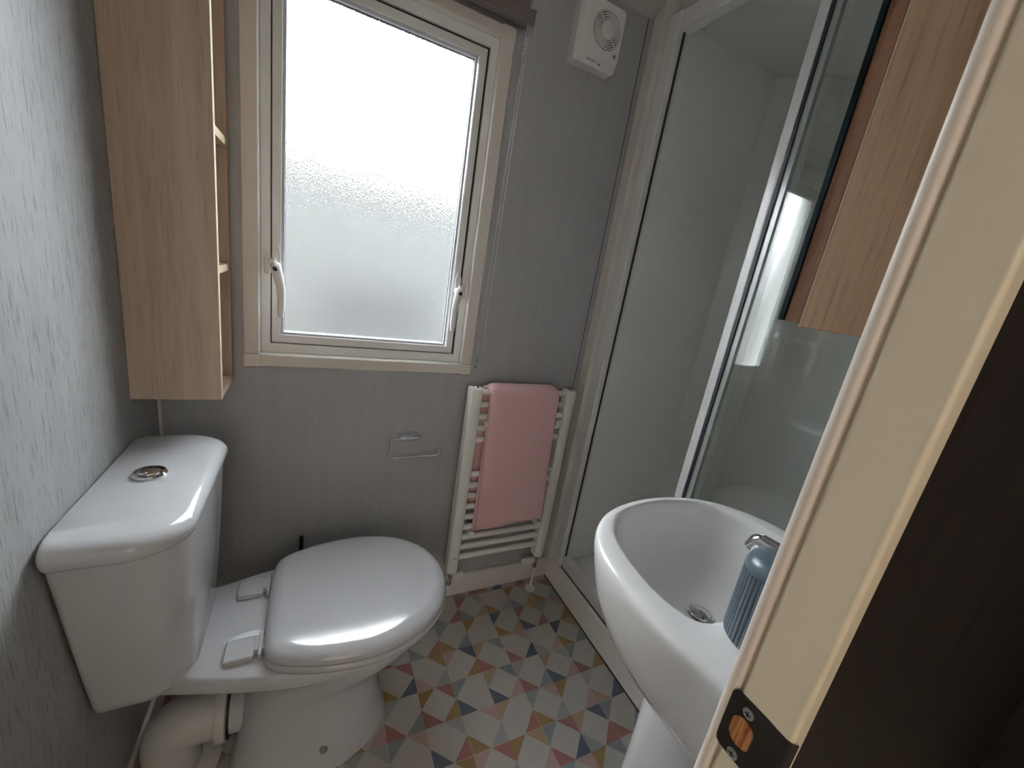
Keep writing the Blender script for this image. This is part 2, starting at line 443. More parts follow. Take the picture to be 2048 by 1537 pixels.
def win_handle(px, side, dirx):
    # side: the keep's offset towards the outer frame; dirx: which way the lever is offset
    z = 1.135
    y = D + 0.006
    h = obj_plate = loft('window_handle', [[(px + a * 0.0085, y - d, z + 0.028 + b * 0.028 - 0.006) for a, b in [(math.cos(2 * PI * k / 24), math.sin(2 * PI * k / 24)) for k in range(24)]] for d in (0, 0.008)], M['plastic'], win)
    # nose + keep on the fixed frame
    k = box('handle_keep', px + side * 0.018 - 0.0075, px + side * 0.018 + 0.0075, D - 0.004, D + 0.006, z - 0.022, z + 0.022, M['plastic'], h, 0.005, 4)
    box('handle_nose', min(px, px + side * 0.016), max(px, px + side * 0.016), D - 0.016, D - 0.006, z + 0.000, z + 0.015, M['plastic'], h, 0.003, 3)
    yl = D - 0.028
    path = [(px, D - 0.014, z + 0.010), (px + dirx * 0.0004, D - 0.022, z - 0.002), (px + dirx * 0.006, yl, z - 0.024), (px + dirx * 0.012, yl - 0.007, z - 0.048),
            (px + dirx * 0.0135, yl - 0.009, z - 0.075), (px + dirx * 0.0125, yl - 0.010, z - 0.110), (px + dirx * 0.012, yl - 0.010, z - 0.122)]
    rad = [0.0095, 0.0125, 0.0115, 0.0095, 0.0088, 0.0082, 0.0050]
    bm = bmesh.new()
    rings = []
    for (x, yy, zz), r in zip(path, rad):
        rings.append([(x + math.cos(2 * PI * q / 16) * r, yy + math.sin(2 * PI * q / 16) * r * 0.75, zz) for q in range(16)])
    add_loft(bm, rings)
    lev = link_mesh('handle_lever', bm, M['plastic'], h, smooth=True, angle=80)
    sd = lev.modifiers.new('s', 'SUBSURF'); sd.levels = 2; sd.render_levels = 2
    lathe('handle_lock_button', [(0.0048, 0.002), (0.0056, 0), (0.0056, -0.006), (0.0046, -0.0075)], (px, D - 0.0295, z - 0.006), M['black'], h, 'y', 20)
    lathe('handle_boss', [(0.010, 0), (0.010, -0.016), (0.008, -0.019)], (px, D + 0.002, z - 0.002), M['plastic'], h, 'y', 24)
    return h
win_handle(-0.0855, -1, 1)
win_handle(0.3805, 1, -1)

# outside world: ground and the neighbour's cabin seen through frosted glass
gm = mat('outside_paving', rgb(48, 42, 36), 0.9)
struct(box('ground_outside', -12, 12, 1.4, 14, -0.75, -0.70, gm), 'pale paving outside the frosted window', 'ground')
nb = thing('neighbour_cabin', 'pale cabin wall blurred behind the frosted window glass', 'building', (0.5, 4.6, -0.70))
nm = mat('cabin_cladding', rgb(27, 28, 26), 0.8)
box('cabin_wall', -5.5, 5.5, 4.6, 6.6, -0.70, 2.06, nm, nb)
bm = bmesh.new()
v = [bm.verts.new(p) for p in ((-5.7, 4.45, 2.06), (5.7, 4.45, 2.06), (5.7, 5.6, 2.28), (-5.7, 5.6, 2.28), (-5.7, 6.8, 2.06), (5.7, 6.8, 2.06))]
bm.faces.new((v[0], v[1], v[2], v[3])); bm.faces.new((v[3], v[2], v[5], v[4])); bm.faces.new((v[0], v[4], v[5], v[1])); bm.faces.new((v[0], v[3], v[4])); bm.faces.new((v[1], v[5], v[2]))
link_mesh('cabin_roof', bm, nm, nb)
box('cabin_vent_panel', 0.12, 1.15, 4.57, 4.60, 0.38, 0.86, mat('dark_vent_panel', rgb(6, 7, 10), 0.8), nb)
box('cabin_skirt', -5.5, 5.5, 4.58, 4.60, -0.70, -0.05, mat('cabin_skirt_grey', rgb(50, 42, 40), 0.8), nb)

# ================================================================== ROLLER BLIND
bl = thing('roller_blind', 'rolled-up taupe blind above the window with bead chain', 'blind', (0.15, D, 1.9))
bm = bmesh.new()
add_loft(bm, [[(x, D - 0.034 - 0.002 + math.cos(a) * 0.028, 1.845 + math.sin(a) * 0.028) for a in [2 * PI * k / 28 for k in range(28)]] for x in (-0.17, 0.470)])
link_mesh('blind_roll', bm, M['blind'], bl, smooth=True)
box('bottom_bar', -0.17, 0.4765, D - 0.069, D - 0.060, 1.807, 1.838, M['blind'], bl, 0.003)
box('end_bracket', 0.4700, 0.4790, D - 0.075, D, 1.838, 1.900, M['clear'], bl, 0.003)
box('end_bracket', -0.179, -0.170, D - 0.070, D, 1.838, 1.895, M['clear'], bl, 0.003)
lathe('chain_wheel', [(0.008, 0.0), (0.014, 0.001), (0.014, 0.012), (0.008, 0.013)], (0.4565, D - 0.0725 + 0.0, 1.852), M['clear'], bl, 'x', 24)
def chain(pts, r, step):
    bm = bmesh.new(); add_tube(bm, pts, r * 0.33, 5)
    pts = [Vector(p) for p in pts]; acc = 0; last = 0
    for a, b in zip(pts[:-1], pts[1:]):
        L_ = (b - a).length; t = -last
        while t + step <= L_:
            t += step
            bmesh.ops.create_icosphere(bm, subdivisions=1, radius=r, matrix=Matrix.Translation(a.lerp(b, t / L_)))
        last = L_ - t
    return bm
c0 = (0.4590, D - 0.068, 1.848); c1 = (0.4690, D - 0.058, 1.848)
ch = link_mesh('bead_chain', chain([c0, (0.4665, D - 0.012, 0.945), (0.4730, D - 0.012, 0.937), (0.4810, D - 0.012, 0.943), c1], 0.0019, 0.0115), M['chain'], bl, smooth=True)
ch['kind'] = 'stuff'
tube('chain_joiner', [(0.4608, D - 0.0616, 1.775), (0.4612, D - 0.0596, 1.745)], 0.0030, M['clear'], bl, 10)
tg = thing('chain_hook', 'small clear chain hook on the wall under the window corner', 'hook', (0.471, D, 0.915))
box('hook_plate', 0.4655, 0.4765, D - 0.003, D + 0.0, 0.896, 0.936, M['clear'], tg, 0.002)
tube('hook_arm', bend([(0.471, D, 0.922), (0.471, D - 0.016, 0.922), (0.471, D - 0.018, 0.934)], 0.004), 0.002, M['clear'], tg, 8)
lathe('hook_screw', [(0.003, 0), (0.003, -0.0025), (0.001, -0.003)], (0.470, D - 0.003, 0.903), M['chrome'], tg, 'y', 12)

# ================================================================== EXTRACTOR FAN
fan = thing('extractor_fan', 'square white extractor fan with round ringed grille high on wall', 'fan', (0.674, D, 1.873))
fx0, fx1, fz0, fz1 = 0.617, 0.762, 1.802, 1.957
def rr3(x0, x1, z0, z1, r, y): return [(p[0], y, p[1]) for p in roundrect(x0, x1, z0, z1, r)]
bm = bmesh.new()
add_loft(bm, [rr3(fx0, fx1, fz0, fz1, 0.012, D), rr3(fx0, fx1, fz0, fz1, 0.012, D - 0.030), rr3(fx0 + 0.002, fx1 - 0.002, fz0 + 0.002, fz1 - 0.002, 0.012, D - 0.034),
              rr3(fx0 + 0.014, fx1 - 0.006, fz0 + 0.020, fz1 - 0.006, 0.012, D - 0.048), rr3(fx0 + 0.018, fx1 - 0.009, fz0 + 0.025, fz1 - 0.009, 0.012, D - 0.050)])
link_mesh('fan_cover', bm, M['fan'], fan, smooth=True, angle=25)
fc = (0.702, D - 0.050, 1.888)
lathe('fan_recess', [(0.046, 0.0004), (0.046, -0.0006)], fc, M['fan_dark'], fan, 'y', 48)
for r in (0.0262, 0.0318, 0.0374, 0.0432):
    bm = bmesh.new()
    rings = []
    for k in range(48):
        a = 2 * PI * k / 48
        rings.append([(fc[0] + math.cos(a) * (r + u), fc[1] + v_, fc[2] + math.sin(a) * (r + u)) for u, v_ in ((-0.0018, -0.0008), (-0.0012, -0.0036), (0.0012, -0.0036), (0.0018, -0.0008))])
    rings.append(rings[0])
    add_loft(bm, rings, False, False); bmesh.ops.remove_doubles(bm, verts=bm.verts, dist=1e-6)
    link_mesh('grille_ring', bm, M['fan'], fan, smooth=True)
lathe('grille_disc', [(0.0225, 0.0), (0.0225, -0.0036), (0.0205, -0.0046)], fc, M['fan'], fan, 'y', 40)
for a in (45, 135, 225, 315):
    ca, sa = math.cos(math.radians(a)), math.sin(math.radians(a))
    tube('grille_spoke', [(fc[0] + ca * 0.021, fc[1] - 0.0016, fc[2] + sa * 0.021), (fc[0] + ca * 0.046, fc[1] - 0.0016, fc[2] + sa * 0.046)], 0.0014, M['fan'], fan, 8)
# class-two double square mark and worn maker's mark
bm = bmesh.new()
def sqr(bm, cx, cz, h, t, y):
    for x0, x1, z0, z1 in ((cx - h, cx + h, cz + h - t, cz + h), (cx - h, cx + h, cz - h, cz - h + t), (cx - h, cx - h + t, cz - h, cz + h), (cx + h - t, cx + h, cz - h, cz + h)):
        add_box(bm, x0, x1, y - 0.0003, y, z0, z1)
sqr(bm, 0.7400, 1.838, 0.0045, 0.0012, D - 0.0500); sqr(bm, 0.7400, 1.838, 0.0020, 0.0010, D - 0.0500)
add_box(bm, 0.7360, 0.7440, D - 0.0503, D - 0.0500, 1.8372, 1.8382)
link_mesh('fan_symbol', bm, M['print'], fan)
bm = bmesh.new()
rn = random.Random(5)
x = 0.655
while x < 0.691:        # small cursive-looking strokes, unreadable in the photograph as well
    hgt = rn.uniform(0.0022, 0.0042); yy = D - 0.0395
    v = [bm.verts.new(p) for p in ((x, yy, 1.8090), (x + 0.0012, yy, 1.8090), (x + 0.0020, yy - 0.0024 * hgt / 0.004, 1.8090 + hgt), (x + 0.0008, yy - 0.0024 * hgt / 0.004, 1.8090 + hgt))]
    for q in v: q.co.y -= 0.0012
    bm.faces.new(v); x += 0.0026
link_mesh('fan_lettering', bm, M['print'], fan)
box('fan_indicator', 0.7000, 0.7025, D - 0.0418, D - 0.0380, 1.8085, 1.8115, M['print'], fan)

# ================================================================== TALL SHELF CABINET (window corner)
cb = thing('wall_shelf_unit', 'tall oak wall unit with open shelves between left wall and window', 'cabinet', (XL, 1.09, 0.84))
X0, X1, Y0, Y1, Z0, Z1 = XL + 0.0005, -0.178, 1.0178, D - 0.001, 0.838, 1.93
box('side_panel', X0, X1, Y0, Y0 + 0.015, Z0, Z1, M['oak'], cb, 0.0008)
box('side_panel', X0, X1, Y1 - 0.015, Y1, Z0, Z1, M['oak'], cb, 0.0008)
box('back_panel', X0, X0 + 0.006, Y0 + 0.015, Y1 - 0.015, Z0 + 0.015, Z1, M['oak'], cb)
box('bottom_panel', X0, X1 - 0.0005, Y0 + 0.015, Y1 - 0.015, Z0, Z0 + 0.015, M['oak'], cb)
box('top_panel', X0, X1 - 0.0005, Y0 + 0.015, Y1 - 0.015, Z1 - 0.015, Z1, M['oak'], cb)
for z in (1.372, 1.110, 1.66):
    s = box('shelf', X0 + 0.006, X1 - 0.003, Y0 + 0.015, Y1 - 0.015, z, z + 0.016, M['oak'], cb)
    box('shelf_edging', X1 - 0.003, X1 - 0.001, Y0 + 0.015, Y1 - 0.015, z, z + 0.016, M['edge'], s)
box('panel_edging', X1, X1 + 0.0008, Y0, Y0 + 0.015, Z0, Z1, M['edge'], cb)

# ================================================================== TOILET
wc = thing('toilet', 'white close-coupled toilet with closed lid against the left wall', 'toilet', (0.0, 0.828, 0.0))
YC = 0.850
def egg(x0, x1, hw, z, n=56, back=0.5, p=2.3):
    """plan outline: blunt at the back (x0), egg shaped at the front (x1)"""
    o = []; xm = x0 + (x1 - x0) * back
    for k in range(n):
        a = 2 * PI * k / n; c, s = math.cos(a), math.sin(a)
        ex = p if c < 0 else 2.0
        q = (abs(c) ** ex + abs(s) ** ex) ** (-1 / ex)
        c *= q; s *= q
        o.append((xm + c * ((x1 - xm) if c > 0 else (xm - x0)), YC + s * hw, z))
    return o
rings = [egg(-0.150, 0.205, 0.128, 0.0, p=4), egg(-0.150, 0.205, 0.128, 0.012, p=4), egg(-0.142, 0.196, 0.118, 0.025, p=4), egg(-0.135, 0.186, 0.106, 0.08, p=3.5),
         egg(-0.128, 0.180, 0.100, 0.14, p=3.2), egg(-0.118, 0.192, 0.104, 0.19, p=3), egg(-0.105, 0.222, 0.122, 0.24, p=2.6), egg(-0.092, 0.262, 0.148, 0.285, p=2.4),
         egg(-0.085, 0.295, 0.166, 0.325, p=2.3), egg(-0.082, 0.311, 0.177, 0.358, p=2.3), egg(-0.080, 0.314, 0.179, 0.372, p=2.3), egg(-0.076, 0.308, 0.174, 0.379, p=2.3)]
bm = bmesh.new(); add_loft(bm, rings)
# rear deck that carries the cistern
deck = smooth_closed([(-0.315, YC - 0.075), (-0.250, YC - 0.100), (-0.180, YC - 0.122), (-0.110, YC - 0.143), (-0.040, YC - 0.160), (0.02, YC - 0.168), (0.09, YC - 0.160), (0.16, YC - 0.110), (0.18, YC), (0.16, YC + 0.110), (0.09, YC + 0.160), (0.02, YC + 0.168),
                      (-0.040, YC + 0.158), (-0.110, YC + 0.143), (-0.180, YC + 0.122), (-0.250, YC + 0.100), (-0.315, YC + 0.075), (-0.322, YC)], 5)
def sc(poly, k, z, c=(-0.1, YC)): return [(c[0] + (p[0] - c[0]) * k, c[1] + (p[1] - c[1]) * k, z) for p in poly]
add_loft(bm, [sc(deck, 0.90, 0.334), sc(deck, 0.975, 0.338), sc(deck, 1.0, 0.345), sc(deck, 1.0, 0.371), sc(deck, 0.992, 0.377), sc(deck, 0.975, 0.380)])
# trap outlet
add_tube(bm, [(0.03, YC, 0.145), (-0.07, YC, 0.136), (-0.150, YC, 0.134)], [0.066, 0.056, 0.051], 40)
add_tube(bm, [(0.10, YC, 0.24), (0.02, YC, 0.25), (-0.03, YC, 0.18), (-0.04, YC, 0.10)], [0.10, 0.095, 0.084, 0.07], 40)
link_mesh('pan', bm, M['ceramic'], wc, smooth=True, angle=60)
sh = [(-0.070, 0.098), (-0.060, 0.140), (-0.006, 0.169), (0.080, 0.187), (0.158, 0.186), (0.240, 0.157), (0.304, 0.095), (0.330, 0.0)]
seat_o = smooth_closed([(-0.0725, -0.045)] + [(x, -y) for x, y in sh] + [(x, y) for x, y in reversed(sh[:-1])] + [(-0.0725, 0.045)], 6)
seat_o = [(p[0], YC + p[1]) for p in seat_o]
def off(poly, d, z, c=(0.12, YC)):
    o = []
    for p in poly:
        v = Vector((p[0] - c[0], p[1] - c[1])); l = v.length; v = v * ((l - d) / l)
        o.append((c[0] + v.x, c[1] + v.y, z))
    return o
loft('seat_ring', [off(seat_o, 0.012, 0.3795), off(seat_o, 0.002, 0.3805), off(seat_o, -0.003, 0.384), off(seat_o, -0.004, 0.392), off(seat_o, -0.001, 0.3985), off(seat_o, 0.006, 0.4000)], M['seat'], wc, angle=60)
loft('lid', [off(seat_o, 0.004, 0.4015), off(seat_o, -0.0005, 0.4020), off(seat_o, -0.002, 0.405), off(seat_o, -0.001, 0.410), off(seat_o, 0.003, 0.4165), off(seat_o, 0.009, 0.4215), off(seat_o, 0.017, 0.4252), off(seat_o, 0.0235, 0.4270), off(seat_o, 0.028, 0.4276), off(seat_o, 0.034, 0.4278), off(seat_o, 0.07, 0.4280)], M['seat'], wc, angle=80)
for s in (-1, 1):
    y = YC + s * 0.086
    h = box('hinge', -0.142, -0.090, y - 0.026, y + 0.026, 0.3790, 0.394, M['seat'], wc, 0.0035, 3)
    box('hinge_arm', -0.092, -0.055, y - 0.014, y + 0.022, 0.380, 0.396, M['seat'], h, 0.003)
    box('hinge_pin', -0.084, -0.076, y - 0.030, y + 0.030, 0.382, 0.399, M['seat'], h, 0.003)
# cistern body: tapers downwards
def cis(x1, hw, z, bow, r=0.045):
    o = []
    x0 = XL + 0.004
    pts = roundrect(x0, x1, YC - hw, YC + hw, [r, 0.012, 0.012, r], 10)
    for p in pts:
        t = (p[0] - x0) / (x1 - x0); u = (p[1] - YC) / hw
        o.append((p[0] + bow * (1 - u * u) * t, p[1], z))
    return o
loft('cistern', [cis(-0.215, 0.112, 0.352, 0.010, 0.05), cis(-0.204, 0.122, 0.358, 0.014, 0.055), cis(-0.199, 0.127, 0.375, 0.018, 0.055), cis(-0.192, 0.147, 0.48, 0.020, 0.055), cis(-0.186, 0.168, 0.60, 0.020, 0.055), cis(-0.182, 0.187, 0.712, 0.020, 0.055)], M['ceramic'], wc, angle=60)
def lidr(d, z): return [(p[0], p[1], z) for p in cis(-0.174 - d, 0.2000 - d * 1.0, z, 0.020, 0.062)]
cl = loft('cistern_lid', [lidr(0.010, 0.7125), lidr(0.006, 0.7130), lidr(0.004, 0.717), lidr(0.0, 0.727), lidr(0.001, 0.735), lidr(0.005, 0.7425), lidr(0.012, 0.7475), lidr(0.022, 0.7500), lidr(0.04, 0.7512)], M['ceramic'], wc, angle=80)
fb = lathe('flush_button', [(0.0255, 0.0), (0.0260, 0.003), (0.0235, 0.0062), (0.0195, 0.0070), (0.0185, 0.0055), (0.0178, 0.0055), (0.0172, 0.0085), (0.012, 0.0105), (0.004, 0.0115)], (-0.2605, 0.853, 0.7510), M['chrome'], wc)
bm = bmesh.new()
add_loft(bm, [[(-0.2675 + math.cos(a) * 0.0085 * k, 0.844 + math.sin(a) * 0.0068 * k, z) for a in [2 * PI * q / 20 for q in range(20)]] for k, z in ((1.0, 0.7590), (1.0, 0.7612), (0.8, 0.7622))])
link_mesh('half_flush_button', bm, M['chrome'], fb, smooth=True)
lathe('fixing_screw', [(0.0085, 0.0), (0.0085, -0.003), (0.005, -0.004)], (0.048, YC - 0.1120, 0.058), M['steel'], wc, 'y', 20)

# soil pipe behind the pan
sp_ = thing('soil_pipe', 'white plastic soil pipe bending to the floor behind the toilet', 'pipe', (-0.262, YC, 0.0))
tube('pipe_bend', bend([(-0.165, YC, 0.134), (-0.262, YC, 0.134), (-0.262, YC, 0.001)], 0.075, 10), 0.052, M['pipe'], sp_, 32)
lathe('pipe_collar', [(0.052, -0.002), (0.063, 0.0), (0.064, 0.018), (0.060, 0.020), (0.052, 0.022)], (-0.172, YC, 0.134), M['pipe'], sp_, 'x', 40)
lathe('pipe_seal', [(0.0515, 0.0), (0.0600, 0.001), (0.0600, 0.004), (0.0515, 0.005)], (-0.1515, YC, 0.134), M['black'], sp_, 'x', 40)
lathe('floor_flange', [(0.055, 0.0), (0.080, 0.0), (0.080, 0.004), (0.072, 0.006), (0.055, 0.007)], (-0.250, YC, 0.0005), M['plastic'], sp_, 'z', 40)
tag(tube('pipe_stub', [(-0.0155, D - 0.018, 0.03), (-0.0155, D - 0.018, 0.355)], 0.0055, M['black']), 'short black pipe rising behind the toilet seat', 'pipe')

# ================================================================== TOILET ROLL HOLDER
tr = thing('toilet_roll_holder', 'empty chrome toilet roll holder below the window', 'holder', (0.28, D, 0.67))
bm = bmesh.new()
rings = []
for d_, k in ((0.0, 1.0), (0.006, 1.0), (0.020, 0.93), (0.028, 0.80), (0.033, 0.55), (0.0345, 0.2)):
    rings.append([(0.2785 + math.copysign(abs(math.cos(a)) ** 0.85, math.cos(a)) * 0.038 * (0.6 + 0.4 * k), D - d_, 0.6715 + math.sin(a) * 0.0115 * k) for a in [2 * PI * q / 40 for q in range(40)]])
add_loft(bm, rings)
link_mesh('mount', bm, M['chrome'], tr, smooth=True, angle=60)
tube('wire_arm', bend([(0.250, D - 0.028, 0.6695), (0.2205, D - 0.030, 0.6690), (0.2205, D - 0.030, 0.6065), (0.3745, D - 0.030, 0.6095), (0.3760, D - 0.030, 0.6330)], 0.008, 6), 0.0030, M['chrome'], tr, 12)

# ================================================================== TOWEL RAIL
tr_ = thing('towel_radiator', 'white ladder towel radiator on the wall beside the shower', 'radiator', (0.637, D, 0.17))
YR = D - 0.060
def dpost(x0, x1):
    xm = (x0 + x1) / 2; hw = (x1 - x0) / 2; o = []
    for k in range(20):
        a = PI * k / 19
        o.append((xm + math.cos(a) * hw, YR - 0.014 - math.sin(a) * 0.012))
    o.append((x0, YR + 0.014)); o.append((x1, YR + 0.014))
    return o
BARS = [.838, .797, .756, .716, .675, .549, .508, .467, .426, .385, .344, .303, .263, .222]
for x0, x1 in ((0.4385, 0.4785), (0.7925, 0.8325)):
    pr = dpost(x0, x1)
    p = loft('post', [[(a, b, z) for a, b in pr] for z in (0.172, 0.852)], M['rad'], tr_, angle=50)
    xm = (x0 + x1) / 2
    lathe('post_cap', [(0.010, 0), (0.010, 0.004), (0.0065, 0.005), (0.0065, 0.008), (0.004, 0.009)], (xm, YR - 0.004, 0.852), M['chrome'], p)
lathe('vent_hole', [(0.0025, 0), (0.0025, -0.0008)], (0.4585, YR - 0.0258, 0.235), M['black'], tr_, 'y', 12)
bar0 = None
for z in BARS:
    if bar0 is None:
        bm = bmesh.new()
        rings = [[(x, YR - 0.004 + math.cos(a) * 0.0105, z + math.sin(a) * 0.0105) for a in [2 * PI * q / 20 for q in range(20)]] for x in (0.474, 0.797)]
        add_loft(bm, rings); bar0 = link_mesh('bar', bm, M['rad'], tr_, smooth=True); zb = z
    else:
        b = bar0.copy(); C.objects.link(b); b.location = (0, 0, z - zb) if not b.parent else b.location
        b.location.z += z - zb
for x, z in ((0.5080, 0.737), (0.7765, 0.737), (0.5080, 0.324), (0.7730, 0.324)):
    b = lathe('wall_bracket', [(0.009, 0.050), (0.009, -0.012), (0.0125, -0.012), (0.0130, -0.022), (0.011, -0.0245)], (x, YR - 0.004, z), M['rad'], tr_, 'y', 28)
# valves
def valve(x, stub, z1, label):
    v = thing('radiator_valve', label, 'valve', (x, YR, z1 - 0.07), 'radiator valves')
    bm = bmesh.new()
    add_lathe(bm, [(0.0075, 0.0), (0.010, -0.002), (0.010, -0.012), (0.0075, -0.014), (0.0075, -0.020), (0.0105, -0.022), (0.0105, -0.040), (0.0075, -0.043), (0.0070, -0.050), (0.0110, -0.052), (0.0110, -0.064), (0.006, -0.067)], (x, YR, z1), 'z', 8)
    link_mesh('valve_body', bm, M['chrome'], v, smooth=True, angle=30)
    lathe('valve_knob', [(0.006, 0.0), (0.0115, -0.004), (0.0120, -0.012), (0.0115, -0.052), (0.009, -0.055), (0.004, -0.056)] if stub < 0 else [(0.006, 0.0), (0.0115, 0.004), (0.0120, 0.012), (0.0110, 0.040), (0.009, 0.043), (0.004, 0.044)],
          (x + stub * 0.008, YR, z1 - 0.032), M['plastic'], v, 'x', 24)
    if stub > 0:
        tube('supply_pipe', bend([(x, YR, z1 - 0.060), (x, YR, z1 - 0.085), (x, D - 0.013, z1 - 0.085)], 0.012), 0.0052, M['plastic'], v, 14)
        return v
    tube('supply_pipe', [(x, YR, z1 - 0.065), (x, YR, 0.001)], 0.0052, M['plastic'], v, 14)
    lathe('pipe_rose', [(0.006, 0.008), (0.012, 0.006), (0.021, 0.003), (0.022, 0.0006)], (x, YR, 0.0), M['plastic'], v, 'z', 28)
    return v
valve(0.8165, -1, 0.1718, 'chrome valve with white knob under the shower-side post of the radiator')
valve(0.4585, 1, 0.1718, 'chrome valve with white knob under the toilet-side post of the radiator')

# towel
def towel():
    tw = thing('towel', 'pink towel folded over the white ladder radiator', 'towel', (0.63, YR, 0.34))
    def sheet(name, x0t, x1t, x0b, x1b, yo, zt, zb0, zb1, th, amp, seed):
        rn = random.Random(seed); ph = [rn.uniform(0, 6) for _ in range(6)]
        nx, nz = 36, 60; bm = bmesh.new()
        def pt(i, j, front):
            u = i / nx; t = j / nz
            zb = zb0 + (zb1 - zb0) * u
            edge = min(u, 1 - u) * 2
            rx = min(1, edge * 6); hump = math.sqrt(max(0.0, 1 - (1 - rx) ** 2))
            zt_ = zt - (1 - hump) * 0.010
            z = zt_ + (zb - zt_) * t
            x = (x0t + (x0b - x0t) * t) * (1 - u) + (x1t + (x1b - x1t) * t) * u
            wav = amp * t * (math.sin(u * 7 + ph[0] + t * 2) * 0.5 + math.sin(u * 15 + ph[1] - t * 3) * 0.25 + math.sin(t * 9 + ph[2] + u * 3) * 0.25)
            y = yo + wav
            k = 1.0
            if j == 0: k = 0.05
            elif j == 1: k = 0.55
            elif j == 2: k = 0.85
            if j == nz: k = 0.5
            y += (-th / 2 if front else th / 2) * k * (0.25 + 0.75 * hump)
            return (x, y, z)
        F = [[bm.verts.new(pt(i, j, True)) for i in range(nx + 1)] for j in range(nz + 1)]
        B_ = [[bm.verts.new(pt(i, j, False)) for i in range(nx + 1)] for j in range(nz + 1)]
        for j in range(nz):
            for i in range(nx):
                bm.faces.new((F[j][i], F[j][i + 1], F[j + 1][i + 1], F[j + 1][i])); bm.faces.new((B_[j][i], B_[j + 1][i], B_[j + 1][i + 1], B_[j][i + 1]))
            for i in (0, nx): bm.faces.new((F[j][i], F[j + 1][i], B_[j + 1][i], B_[j][i]))
        for i in range(nx):
            for j in (0, nz): bm.faces.new((F[j][i], F[j][i + 1], B_[j][i + 1], B_[j][i]))
        return link_mesh(name, bm, M['towel'], tw, smooth=True, angle=180)
    yfr = YR - 0.004 - 0.0115
    sheet('outer_fold', 0.5000, 0.7480, 0.5150, 0.7760, yfr - 0.020, 0.861, 0.352, 0.362, 0.018, 0.006, 1)
    sheet('inner_fold', 0.5010, 0.7420, 0.5080, 0.7200, yfr - 0.007, 0.858, 0.336, 0.346, 0.012, 0.003, 2)
    sheet('back_fold', 0.4850, 0.7450, 0.4950, 0.7400, YR + 0.016, 0.856, 0.42, 0.42, 0.012, 0.004, 3)
    # roll over the top bar
    bm = bmesh.new(); rings = []
    for k in range(25):
        u = k / 24; x = 0.4990 + (0.7485 - 0.4990) * u
        e = min(u, 1 - u) * 12; s = math.sqrt(max(0.0, 1 - (1 - min(1, e)) ** 2)) * 0.7 + 0.3
        ro, h = 0.033 * (0.88 + 0.12 * s), 0.020 * s + 0.001
        oc = [(x, YR - 0.007 + math.cos(PI * q / 14) * ro, 0.8405 + math.sin(PI * q / 14) ** 0.8 * (h + 0.007)) for q in range(15)]
        ic = [(x, YR - 0.007 + math.cos(PI * q / 14) * 0.0185, 0.8405 + math.sin(PI * q / 14) * 0.0095) for q in range(14, -1, -1)]
        rings.append(oc + ic)
    add_loft(bm, rings)
    link_mesh('top_fold', bm, M['towel'], tw, smooth=True, angle=180)
towel()

# ================================================================== SHOWER
st = thing('shower_tray', 'cream raised shower tray along the right side of the floor', 'shower tray', (1.27, 0.65, 0.0))
bm = bmesh.new()
tp = [(0.913, 0.0), (0.913, 0.086), (0.918, 0.098), (0.927, 0.104), (0.970, 0.108), (0.978, 0.104), (0.990, 0.060), (1.0, 0.050)]
add_loft(bm, [[(a, y, b) for a, b in tp + [(xe - 0.03, 0.050), (xe, 0.100), (xe, 0.0)]] for y, xe in ((YF1, 1.631), (1.010, 1.631), (D - 0.0005, 1.480))])
link_mesh('tray_body', bm, M['tray'], st, smooth=True, angle=25)
box('tray_plinth_edge', 0.9105, 0.9150, YF1, D - 0.012, 0.0, 0.0035, M['gasket'], st)

se = thing('shower_enclosure', 'white framed clear glass shower screen with its door slid open', 'shower screen', (0.935, 0.65, 0.105))
box('wall_post', 0.886, 0.935, 1.1240, D, 0.1085, ZC - 0.001, M['trim'], se, 0.004, 3)
box('upright', 0.908, 0.952, 1.0800, 1.1240, 0.1090, 2.000, M['alu'], se, 0.005, 3)
box('upright_seal', 0.930, 0.936, 1.0755, 1.0799, 0.150, 1.948, M['gasket'], se)
box('head_rail', 0.914, 0.952, YF1 - 0.0005, 1.1235, 1.948, 1.999, M['alu'], se, 0.004, 3)
box('bottom_rail', 0.924, 0.952, YF1 - 0.0005, 1.0795, 0.1085, 0.158, M['alu'], se, 0.003)
box('bottom_rail_seal', 0.9215, 0.9238, YF1, 1.0795, 0.1075, 0.1120, M['gasket'], se)
box('fixed_pane', 0.9460, 0.9500, YF1 + 0.004, 0.6200, 0.158, 1.950, M['glass'], se)
dr = box('sliding_door', 0.9330, 0.9380, YF1 + 0.030, 0.6535, 0.158, 1.950, M['glass'], se)
box('door_stile', 0.9225, 0.9440, 0.6535, 0.6780, 0.150, 1.952, M['alu'], dr, 0.003)
box('door_seal', 0.9240, 0.9420, 0.6465, 0.6535, 0.155, 1.952, M['gasket'], dr)
box('door_edge_strip', 0.9280, 0.9400, 0.6325, 0.6465, 0.155, 1.952, M['clear'], dr)

